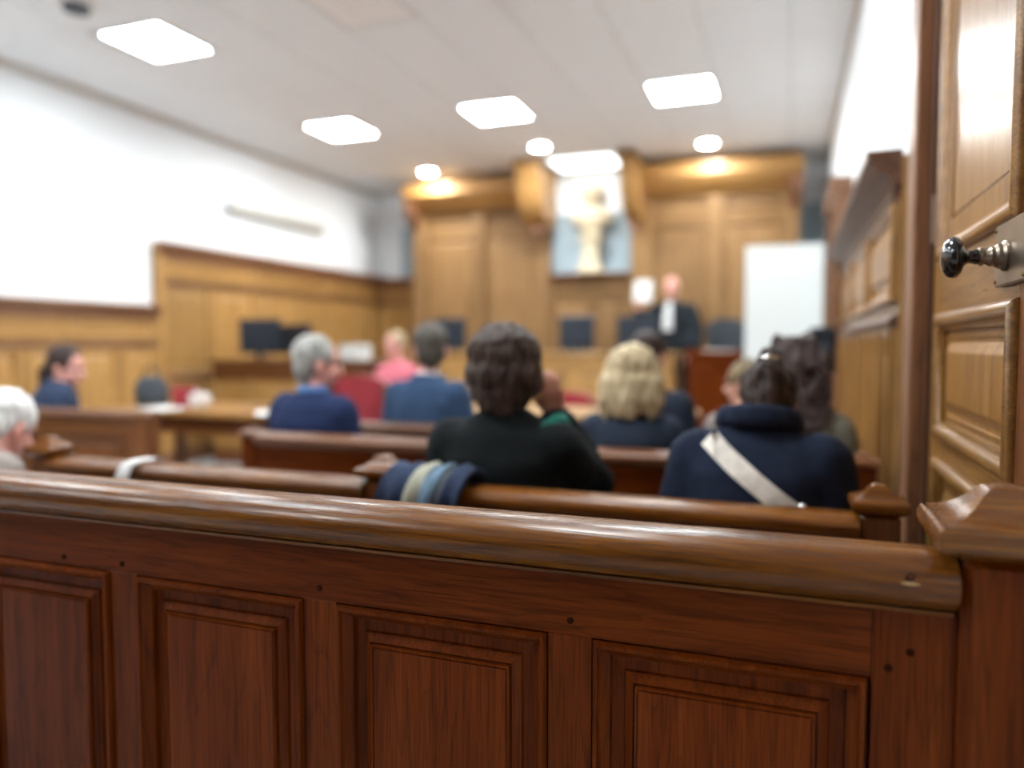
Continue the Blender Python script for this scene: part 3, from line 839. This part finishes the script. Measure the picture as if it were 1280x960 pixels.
def person(label, loc, rotz=0, s=1.0, lean=0, hp=0, hy=0, skin='skin', top='navy_wool', hair=hair_short, hm='h_brown', hdisp=.006, bulk=1.0,
           topname='jacket', legs='grey_trouser', right=None, left=None, head_s=1.0, pelvis=.52, standing=False, hroll=0, collar=None, group=None, seed=0.0, headoff=(0, 0, 0), coatlen=-.12, vox=.0095):
    t = thing('person', label, 'person', loc, rotz, group)
    pz = .93 * s if standing else pelvis
    Tm = Matrix.Translation((0, 0, pz)) @ Matrix.Rotation(-R(lean), 4, 'X') @ Matrix.Scale(s, 4)
    neck = Tm @ Vector((0, -.005, .54))
    Hc = Tm @ Vector((headoff[0], .015 + headoff[1], .69 + headoff[2]))
    Hm = Matrix.Translation(Hc) @ Euler((-R(hp + lean * .5), R(hroll), R(hy)), 'XYZ').to_matrix().to_4x4()
    hs = s * head_s
    rings = [(0, 0, -.10, .165, .115), (0, 0, 0, .172, .118), (0, .005, .14, .150, .104), (0, .005, .28, .160, .112), (0, 0, .38, .172, .108), (0, -.004, .455, .152, .085), (0, -.008, .51, .085, .064), (0, -.008, .55, .055, .055)]
    bm = bmesh.new()
    loft(bm, rings, Tm)
    tube(bm, [neck + Vector((0, 0, -.03)), neck.lerp(Hc, .5), Hc + Vector((0, -.01, 0))], [.056 * s, .052 * s, .05 * s])
    head_parts(bm, Hm, hs)
    # legs
    knees = []
    for sx in (-1, 1):
        hip = Vector((sx * .09 * s, .0, pz + (0 if standing else .015)))
        if standing:
            kn = Vector((sx * .10 * s, .02, .5 * s)); an = Vector((sx * .10 * s, -.02, .08))
        else:
            kn = Vector((sx * .11 * s, .40 * s, .50)); an = Vector((sx * .11 * s, .36 * s, .09))
        knees.append((hip, kn, an))
        tube(bm, [hip, hip.lerp(kn, .5), kn, kn.lerp(an, .4), an], [.082 * s, .07 * s, .054 * s, .05 * s, .036 * s])
        tube(bm, [an + Vector((0, -.03, -.05)), an + Vector((0, .10 * s, -.06))], [.032 * s, .028 * s])
    # arms: joints in the torso frame unless given in the person's frame
    arms = []
    for sx, spec in ((1, right), (-1, left)):
        sh = Tm @ Vector((sx * .172, -.008, .425))
        if spec is None:
            el = Tm @ Vector((sx * .235, .03, .16)); wr = Vector((sx * .085, .30 * s, .635)) if not standing else Tm @ Vector((sx * .22, .12, -.05))
            hd, up, cu = (Vector((-sx * .25, 1, -.12)) if not standing else Vector((0, .3, -1))), Vector((0, .1, 1)), .55
        else:
            el, wr, hd, up, cu = [Vector(v) if not isinstance(v, (int, float)) else v for v in spec]
        arms.append((sx, sh, el, wr))
        tube(bm, [sh, sh.lerp(el, .5), el, el.lerp(wr, .35), wr], [.052 * s, .045 * s, .037 * s, .038 * s, .026 * s])
        hand(bm, frame(wr, hd, up), cu, sx, s * .98)
    link('body', fused(bm, 'body', vox, 3), skin, t)
    # eyes
    for sx in (-1, 1):
        bm = bmesh.new(); ell(bm, Hm @ (Vector((sx * .030, .080, .004)) * hs), (.012 * hs,) * 3, None, 12)
        obj('eye', bm, 'eye', t, 60, world=False)
    # upper garment with sleeves
    g = .018 * bulk
    bm = bmesh.new()
    low = coatlen
    gr = [(0, 0, low, .165 + g * 1.6, .115 + g * 1.6)] + [(cx, cy, z, rx + g * 1.25, ry + g * 1.25) for cx, cy, z, rx, ry in rings[1:5]] + [(0, -.004, .465, .152 + g, .088 + g), (0, -.008, .515, .082 + g, .062 + g * .8), (0, -.008, .548, .060 + g * .4, .058 + g * .5)]
    loft(bm, gr, Tm)
    for sx, sh, el, wr in arms:
        we = wr.lerp(el, .06)
        tube(bm, [sh, sh.lerp(el, .5), el, el.lerp(we, .5), we], [(.056 + g * 1.1) * s, (.050 + g) * s, (.042 + g) * s, (.040 + g) * s, (.034 + g * .7) * s])
    jm = fused(bm, topname, .012, 4, .006, 9.0, .7, seed)
    j = link(topname, jm, top, t)
    if collar:
        bm = bmesh.new()
        rr, hh, cm = collar
        for k in range(17):
            a = R(-205 + k * 230 / 16)
            pass
        pts = [Tm @ Vector((math.cos(R(a)) * rr, -.012 + math.sin(R(a)) * rr * .95, .545 + .0 * a)) for a in range(-215, 36, 15)]
        tube(bm, pts, [hh * s] * len(pts), 10, ball=False)
        pts2 = [p + Vector((0, 0, hh * .6 * s)) for p in pts]
        tube(bm, pts2, [hh * .8 * s] * len(pts), 10, ball=False)
        link('collar', fused(bm, 'collar', .008, 3), cm, t)
    # trousers
    bm = bmesh.new()
    loft(bm, [(0, 0, -.13, .172, .122), (0, 0, -.02, .182, .128), (0, .002, .08, .172, .12)], Tm)
    for hip, kn, an in knees:
        a2 = an + Vector((0, 0, .02))
        tube(bm, [hip, hip.lerp(kn, .5), kn, kn.lerp(a2, .4), a2], [.094 * s, .082 * s, .066 * s, .064 * s, .056 * s])
    link('trousers', fused(bm, 'trousers', .016, 2), legs, t)
    for hip, kn, an in knees:
        bm = bmesh.new()
        tube(bm, [an + Vector((0, -.035, -.048)), an + Vector((0, .05, -.05)), an + Vector((0, .13 * s, -.058))], [.041, .04, .034])
        link('shoe', fused(bm, 'shoe', .01, 3), 'shoe', t)
    bm = bmesh.new()
    hair(bm, Hm, hs)
    link('hair', fused(bm, 'hair', .0075, 2, hdisp, 46.0, .35, seed), hm, t)
    return t, j, Hm, Tm

# row on the pew behind the tall barrier: the bent white-haired person
person('white haired person bent forward on the bench by the tall barrier', (-2.46, 1.37, 0), R(4), .89, 45, 8, -4, 'skin2', 'grey_knit', hair_short, 'h_white', .008, seed=1.0, headoff=(0, 0, -.04), head_s=1.08)
# second pew
t1, j1, H1, T1 = person('person with bushy dark brown hair in a black coat, hand at cheek', (-.785, 2.03, 0), R(2), .90, 3, 6, 0, 'skin3', 'black_wool', hair_bush, 'h_brown', .010, 1.9, 'coat',
    right=((.225, .20, .77), (.132, .10, .985), (-.10, -.22, 1), (.3, -1, 0), .45), seed=2.0, vox=.0075)
bm = bmesh.new(); tube(bm, [(.125, -.02, .945), (.155, .03, .965), (.155, .08, .97)], [.026, .034, .03]); link('scarf_end', fused(bm, 'scarf_end', .007, 2, .004, 40), 'green', t1)
t2, j2, H2, T2 = person('person in a navy coat with a cream shoulder strap across the back', (-.085, 2.0, 0), R(-4), .88, 12, 24, 10, 'skin3', 'navy_wool', hair_updo, 'h_dark', .007, 2.3, 'coat',
    collar=(.098, .034, 'navy_wool'), seed=3.0, headoff=(.02, .02, -.085))
# strap laid on the back of that coat
bvh = BVHTree.FromPolygons([v.co for v in j2.data.vertices], [p.vertices[:] for p in j2.data.polygons])
bm = bmesh.new(); prev = None
A, Bq = Vector((-.118, 0, .958)), Vector((.20, 0, .715))
dirv = (Bq - A).normalized(); side = Vector((dirv.z, 0, -dirv.x)) * .024
for k in range(40):
    c = A.lerp(Bq, k / 39); row = []
    for q in (-1, -.33, .33, 1):
        p = c + side * q
        hit = bvh.ray_cast(Vector((p.x, -.6, p.z)), Vector((0, 1, 0)))
        yy = hit[0].y if hit[0] else (row[-1].co.y if row else -.12)
        row.append(bm.verts.new((p.x, yy - .006, p.z)))
    if prev:
        for a_, b_, c_, d_ in zip(prev, prev[1:], row[1:], row): bm.faces.new((a_, b_, c_, d_))
    prev = row
res = bmesh.ops.extrude_face_region(bm, geom=bm.faces[:])
bmesh.ops.translate(bm, vec=(0, .004, 0), verts=[v for v in res['geom'] if isinstance(v, bmesh.types.BMVert)])
st = obj('shoulder_strap', bm, 'cream', t2, 40, world=False)
bk = bvh.ray_cast(Vector((.121, -.6, .806)), Vector((0, 1, 0)))[0]
bm = bmesh.new(); ell(bm, (bk.x, bk.y - .012, bk.z), (.011, .008, .011)); obj('strap_buckle', bm, 'chrome', t2, 60, world=False)
c = H2 @ Vector((-.01, -.158, .06)); bm = bmesh.new(); tube(bm, [c + Vector((-.02, .02, .0)), c, c + Vector((.02, .02, 0))], [.005, .008, .005], 10); obj('hair_clip', bm, 'chrome', t2, 60, world=False)
# third pew
person('person with a straight blonde bob in a dark jacket', (-.575, 2.86, 0), R(4), .80, 4, 8, 0, 'skin', 'ink_wool', hair_bob, 'h_blond', .006, 1.7, seed=4.0, head_s=1.24)
person('person with long curly brown hair in a grey green cardigan', (.005, 2.88, 0), R(6), .85, 3, 4, 10, 'skin', 'olive_knit', hair_curly, 'h_curly', .012, 1.5, 'cardigan', seed=5.0, head_s=1.05)
person('grey haired man with blue shirt collar under a navy sweater', (-2.035, 2.86, 0), R(-8), .86, 4, 4, -34, 'skin2', 'navy_knit', hair_short, 'h_grey', .007, 2.7, 'sweater', seed=6.0, collar=(.068, .02, 'denim'), head_s=1.2)
# fourth pew
person('man with short ash brown hair in a blue suit jacket', (-1.835, 3.62, 0), R(4), .95, 4, 2, 22, 'skin2', 'blue_suit', hair_short, 'h_short', .006, 1.7, seed=7.0, collar=(.062, .010, 'white_shirt'), head_s=1.2)
person('dark haired person in dark navy seated just beyond the blonde bob', (-.66, 3.62, 0), R(-6), .90, 4, 2, -10, 'skin', 'ink_wool', hair_short, 'h_dark', .007, 1.6, seed=8.0, head_s=1.1)
person('small person with sandy hair turned sideways on the fourth pew', (-.20, 3.62, 0), R(10), .72, 4, 2, 54, 'skin', 'grey_knit', hair_short, 'h_sand', .010, 1.0, seed=9.0, head_s=1.25)
# at the left tables
person('woman with a dark ponytail in a slate blue blazer facing sideways', (-4.36, 3.34, 0), R(-30), .90, 14, 4, -44, 'skin2', 'slate_suit', hair_tail, 'h_dark', .005, 2.2, 'blazer', seed=10.0, head_s=1.2, pelvis=.49, headoff=(0, 0, -.04))
person('person in a pink top seated in front of the panelled desk', (-3.10, 5.62, 0), R(165), .92, 4, 4, 0, 'skin2', 'pink', hair_short, 'h_blond', .006, 1.5, 'blouse', seed=11.0, pelvis=.56)

# the standing speaker in a black robe
ts, js, Hs, Ts = person('bald man standing in a black robe with white bib holding a paper', (-1.29, 8.72, .25), R(172), .985, 2, -4, 0, 'skin2', 'robe', hair_bald, 'h_grey', .003, 1.6, 'robe_top', 'grey_trouser', standing=True, seed=12.0, vox=.0075,
    right=((.30, .08, 1.15), (.30, .30, 1.32), (0, .35, 1), (0, -1, .3), .7))
bm = bmesh.new()
loft(bm, [(0, 0, .06, .34, .26), (0, 0, .4, .31, .23), (0, 0, .8, .27, .20), (0, 0, 1.05, .225, .165), (0, 0, 1.25, .215, .15), (0, 0, 1.36, .19, .125), (0, -.01, 1.43, .09, .085)])
tube(bm, [(.20, 0, 1.33), (.30, .08, 1.15), (.30, .22, 1.25)], [.09, .10, .10]); tube(bm, [(-.20, 0, 1.33), (-.28, .04, 1.08), (-.26, .12, .92)], [.09, .10, .11])
link('robe', fused(bm, 'robe', .014, 4, .012, 8.0, .3, 3.0), 'robe', ts)
bm = bmesh.new(); loft(bm, [(0, .175, 1.10, .055, .02), (0, .172, 1.22, .05, .022), (0, .150, 1.34, .04, .022), (0, .095, 1.43, .03, .02)])
link('jabot', fused(bm, 'jabot', .008, 2, .004, 30), 'white_shirt', ts)
# his paper, held up
pp = thing('paper_sheet', 'white sheet of paper held up by the robed man', 'paper', (-1.565, 8.36, 1.69), R(-8))
pp.rotation_euler = (R(-8), 0, R(-10))
bm = bmesh.new(); n = 6
vs = [[bm.verts.new((-.105 + .21 * i / n, .02 * math.sin(PI * i / n), -.02 + .24 * j / n - .0)) for j in range(n + 1)] for i in range(n + 1)]
for i in range(n):
    for j in range(n): bm.faces.new((vs[i][j], vs[i + 1][j], vs[i + 1][j + 1], vs[i][j + 1]))
res = bmesh.ops.extrude_face_region(bm, geom=bm.faces[:]); bmesh.ops.translate(bm, vec=(0, .001, 0), verts=[v for v in res['geom'] if isinstance(v, bmesh.types.BMVert)])
obj('sheet', bm, 'paper', pp, 40, world=False)

# ---------------------------------------------------------------- furniture and small things
def chair(label, loc, rotz, fabric='redf', wd='brown', high=False, group=None, frame_m=None, back=.86):
    t = thing('chair', label, 'chair', loc, rotz, group)
    hb = 1.25 if high else back
    fm = frame_m or wd + 'Z'
    for sx in (-1, 1):
        obj('leg', B(sx * .2 - .018, sx * .2 + .018, .18, .216, 0, .43, .004), fm, t, world=False)
        obj('leg', B(sx * .2 - .018, sx * .2 + .018, -.216, -.18, 0, .43, .004), fm, t, world=False)
        obj('back_post', B(sx * .2 - .018, sx * .2 + .018, -.216, -.18, .43, hb - .06, .004), fm, t, world=False)
        obj('stretcher', B(sx * .2 - .01, sx * .2 + .01, -.18, .18, .18, .21, .002), fm, t, world=False)
        if high: obj('armrest', B(sx * .24 - .03, sx * .24 + .03, -.2, .2, .64, .68, .01), fm, t, world=False)
    obj('seat', B(-.235, .235, -.215, .235, .42, .49, .02), fabric, t, world=False)
    bm = bmesh.new()
    pts = [(-.21, .56), (.21, .56), (.225, hb - .1)] + [(.225 * math.cos(R(a)), hb - .1 + .1 * math.sin(R(a))) for a in range(15, 180, 15)] + [(-.225, hb - .1)]
    prism(bm, pts, 'Y', -.18, -.125)
    es = [e for e in bm.edges]
    obj('backrest', bm, fabric, t, 35, world=False)
    return t
chair('red upholstered chair between the black coat and the blonde bob', (-1.50, 5.35, 0), R(0), group=None)
chair('red upholstered chair in front of the person in pink', (-2.92, 4.80, 0), R(12), back=.98)
chair('red upholstered chair under the person in pink', (-3.10, 5.60, 0), R(165))
chair('high backed charcoal armchair behind the standing robed man', (-.72, 8.98, .25), R(180), 'darkp', 'umber', True, None, 'blackp')

def monitor(label, loc, rotz, wd=.5, ht=.33, stand=.10):
    t = thing('monitor', label, 'monitor', loc, rotz)
    obj('housing', B(-wd / 2, wd / 2, -.015, .025, stand, stand + ht, .008), 'blackp', t, world=False)
    obj('screen', B(-wd / 2 + .012, wd / 2 - .012, .025, .028, stand + .015, stand + ht - .012), 'darkp', t, world=False)
    bm = bmesh.new(); box(bm, -.03, .03, -.04, -.015, .01, stand + .14, .004); obj('stand', bm, 'blackp', t, world=False)
    obj('foot', B(-.11, .11, -.10, .07, 0, .012, .004), 'blackp', t, world=False)
    return t
monitor('black monitor seen from behind, angled beside a second monitor', (-5.17, 6.42, 1.04), R(22), .42, .36, .06)
monitor('wide charcoal monitor turned towards the left wall', (-4.72, 6.40, 1.04), R(-24), .56, .30, .06)
monitor('black monitor on the raised bench below the bust', (-2.24, 8.08, 1.11), R(0), .40, .37, .03)
monitor('black monitor on the raised bench beside the robed man', (-1.56, 8.08, 1.11), R(0), .44, .36, .03)
monitor('black monitor on the raised bench behind the blue suited man', (-3.78, 8.08, 1.11), R(0), .40, .36, .03)

# printer-like white box on the clerk's desk
t = thing('white_box', 'small white box on the panelled desk with monitors', 'box', (-3.98, 6.35, 1.04))
obj('carton', B(-.12, .12, -.1, .1, 0, .13, .012), 'screenw', t, world=False); obj('lid', B(-.124, .124, -.104, .104, .13, .15, .006), 'screenw', t, world=False)

# white screen on a stand
t = thing('white_screen', 'tall blank white board on a stand against the right wainscot', 'board', (-.08, 7.45, 0))
t.location.z = 0
obj('board', B(-.34, .335, 0, .02, .75, 2.10, .004), 'screenw', t, world=False)
bm = bmesh.new()
obj('edge_strip', B(-.345, .34, -.004, .024, 2.10, 2.115), 'alu', t, world=False); obj('edge_strip', B(-.345, .34, -.004, .024, .735, .75), 'alu', t, world=False)
bm.free()
for sx in (-.26, .26):
    obj('leg', B(sx - .015, sx + .015, .02, .05, 0, .9, .003), 'darkp', t, world=False); obj('foot', B(sx - .02, sx + .02, -.18, .22, 0, .03, .004), 'darkp', t, world=False)
# black speaker on a stand
t = thing('loudspeaker', 'small black box on a thin pole in front of the white board', 'loudspeaker', (.17, 4.9, 0))
obj('cabinet', B(-.075, .075, -.06, .06, 1.02, 1.30, .012), 'blackp', t, world=False)
bm = bmesh.new(); lathe(bm, [(.012, .02), (.012, 1.02)], 12); obj('pole', bm, 'blackp', t, 40, world=False)
bm = bmesh.new(); lathe(bm, [(.12, 0), (.12, .012), (.02, .03), (.012, .04)], 20); obj('base', bm, 'blackp', t, 40, world=False)
bm = bmesh.new(); lathe(bm, [(.05, 0), (.045, .004), (.02, -.002 + .006)], 20, Matrix.Translation((0, -.06, 1.15)) @ Matrix.Rotation(R(90), 4, 'X')); obj('cone', bm, 'darkp', t, 40, world=False)

# wall grille
t = thing('wall_unit', 'long pale grey unit mounted high on the white wall', 'wall unit', (XL, 7.5, 2.68))
obj('casing', B(0, .10, -.88, .88, -.055, .055, .012), 'wallunit', t, world=False)
for i in range(4): obj('slot', B(.10, .104, -.80, .80, -.038 + i * .022, -.030 + i * .022), 'grid', t, world=False)

# things on the left table
t = thing('bag', 'dark grey bag standing on the light oak table', 'bag', (-4.02, 3.88, .793), R(12))
bm = bmesh.new(); loft(bm, [(0, 0, .0, .11, .06), (0, 0, .08, .12, .07), (0, 0, .15, .10, .055), (0, 0, .19, .07, .03)]); link('bag_body', fused(bm, 'bag_body', .01, 2, .008, 20), 'bag_grey', t)
bm = bmesh.new(); tube(bm, [(-.06, 0, .17), (-.045, 0, .235), (0, 0, .26), (.045, 0, .235), (.06, 0, .17)], [.008] * 5, 8); obj('handle', bm, 'blackp', t, 60, world=False)
for lb, x, y, w_, h_, rz in (('upright red folder beside the dark grey bag and white cup', -3.80, 3.95, .16, .13, 15), ('low red folder between the wall and the dark grey bag', -4.18, 4.05, .12, .10, -10)):
    t = thing('folder', lb, 'folder', (x, y, .785), R(rz))
    obj('cover', B(-w_ / 2, w_ / 2, -.02, -.016, 0, h_, .001), 'redf', t, world=False); obj('cover', B(-w_ / 2, w_ / 2, .016, .02, 0, h_, .001), 'redf', t, world=False)
    obj('pages', B(-w_ / 2 + .005, w_ / 2 - .005, -.016, .016, .003, h_ - .006), 'paper', t, world=False); obj('spine', B(-w_ / 2 - .003, -w_ / 2, -.02, .02, 0, h_, .001), 'redf', t, world=False)
t = thing('cup', 'bright white cup on the light oak table', 'cup', (-3.52, 3.78, .785))
bm = bmesh.new(); lathe(bm, [(.035, 0), (.05, .01), (.062, .05), (.066, .10), (.061, .10), (.056, .05), (.04, .015), (.001, .012)], 24); obj('bowl', bm, 'porcelain', t, 60, world=False)
bm = bmesh.new(); tube(bm, [(.058, 0, .08), (.088, 0, .075), (.092, 0, .045), (.056, 0, .03)], [.007] * 4, 8); obj('handle', bm, 'porcelain', t, 60, world=False)
def sheet(label, loc, rz, a=.21, b_=.297, group=None, n=1):
    t = thing('paper_sheet', label, 'paper', loc, R(rz), group)
    bm = bmesh.new(); k = 6
    vs = [[bm.verts.new((-a / 2 + a * i / k, -b_ / 2 + b_ * j / k, .001 + .006 * abs(math.sin(i * .9 + j * .5)) * (i / k))) for j in range(k + 1)] for i in range(k + 1)]
    for i in range(k):
        for j in range(k): bm.faces.new((vs[i][j], vs[i + 1][j], vs[i + 1][j + 1], vs[i][j + 1]))
    res = bmesh.ops.extrude_face_region(bm, geom=bm.faces[:]); bmesh.ops.translate(bm, vec=(0, 0, -.0008), verts=[v for v in res['geom'] if isinstance(v, bmesh.types.BMVert)])
    obj('sheet', bm, 'paper', t, 40, world=False)
    return t
sheet('white paper lying flat on the light oak table near the bag', (-3.78, 3.74, .786), 80)
sheet('white paper at the end of the light oak table by the grey haired man', (-2.92, 3.74, .786), 40)
sheet('white papers on the reddish desk beside the robed man', (-.70, 7.86, 1.131), 75)
# low stool beside the left pew
t = thing('stool', 'low wooden bench seat beside the post of the short pew', 'stool', (-3.03, 3.42, 0))
obj('seat', B(-.21, .21, -.16, .16, .44, .47, .006), 'doorX', t, world=False)
for sx in (-.17, .17):
    for sy in (-.12, .12): obj('leg', B(sx - .02, sx + .02, sy - .02, sy + .02, 0, .44, .004), 'brownZ', t, world=False)
for sy in (-.12, .12): obj('stretcher', B(-.15, .15, sy - .01, sy + .01, .16, .19), 'brownX', t, world=False)

# white paper folded over the second pew's handrail
t = thing('folded_paper', 'white folded paper hung over the handrail of the bell posted pew', 'paper', (-1.93, 1.80, .824))
bm = bmesh.new(); prof = [(-.050, -.060), (-.048, -.030), (-.038, .0), (-.018, .012), (.02, .010), (.055, .006), (.075, -.01)]
rows = []
for i in range(5):
    f = i / 4
    rows.append([bm.verts.new((-.05 + .035 * f * (1.6 - j / 6) + .07 * j / 6, y + .004 * math.sin(i * 2), z + .004 * math.cos(i * 1.7 + j))) for j, (y, z) in enumerate(prof)])
for a_, b_ in zip(rows, rows[1:]):
    for j in range(6): bm.faces.new((a_[j], b_[j], b_[j + 1], a_[j + 1]))
res = bmesh.ops.extrude_face_region(bm, geom=bm.faces[:]); bmesh.ops.translate(bm, vec=(0, 0, .0015), verts=[v for v in res['geom'] if isinstance(v, bmesh.types.BMVert)])
obj('sheet', bm, 'paper', t, 60, world=False)

# striped garment hung over the second pew's handrail
t = thing('striped_jacket', 'navy jacket with beige and blue stripes hung over the pew handrail', 'jacket', (-.905, 1.80, .824))
prof = []
for i in range(19):
    a = R(-35 + i * 250 / 18)
    prof.append((.035 + .115 * math.cos(a) * -1.0, -.02 + .078 * math.sin(a)))
prof = [(-.085, -.30), (-.088, -.20), (-.086, -.10)] + [(.012 + .098 * math.cos(R(180 - k * 15)), -.035 + .088 * math.sin(R(180 - k * 15))) for k in range(0, 13)] + [(.11, -.12), (.108, -.22)]
def strip(name, xa, xb, mat, thick, phase, shear=.035):
    bm = bmesh.new(); rows = []
    nx = 10
    for i in range(nx + 1):
        f = i / nx; x = xa + (xb - xa) * f
        row = []
        for j, (y, z) in enumerate(prof):
            wv = .006 * math.sin(18 * x / .3 * 2 + j * .35 + phase)
            endf = 1 - .25 * max(0, (x - .08) / .08) ** 2 if x > .08 else 1.0
            sh = shear * (z + .05) / .15
            row.append(bm.verts.new((x + (sh if z > -.2 else -.1 * shear), (y + wv + thick * (-1 if j < 9 else 1)), -.035 + (z + .035 + thick) * endf + wv * .6)))
        rows.append(row)
    for a_, b_ in zip(rows, rows[1:]):
        for j in range(len(prof) - 1): bm.faces.new((a_[j], b_[j], b_[j + 1], a_[j + 1]))
    bmesh.ops.recalc_face_normals(bm, faces=bm.faces[:])
    res = bmesh.ops.solidify(bm, geom=bm.faces[:], thickness=.014)
    return obj(name, bm, mat, t, 60, world=False)
strip('navy_cloth', -.125, -.042, 'bag_navy', .0, 0); strip('beige_stripe', -.042, -.002, 'bag_beige', .002, .4)
strip('blue_stripe', -.002, .038, 'bag_blue', .001, .8); strip('lining', .038, .062, 'bag_grey', -.002, 1.2); strip('navy_cloth', .062, .108, 'bag_navy', .002, 2.0)

bpy.data.scenes.remove(WORK)
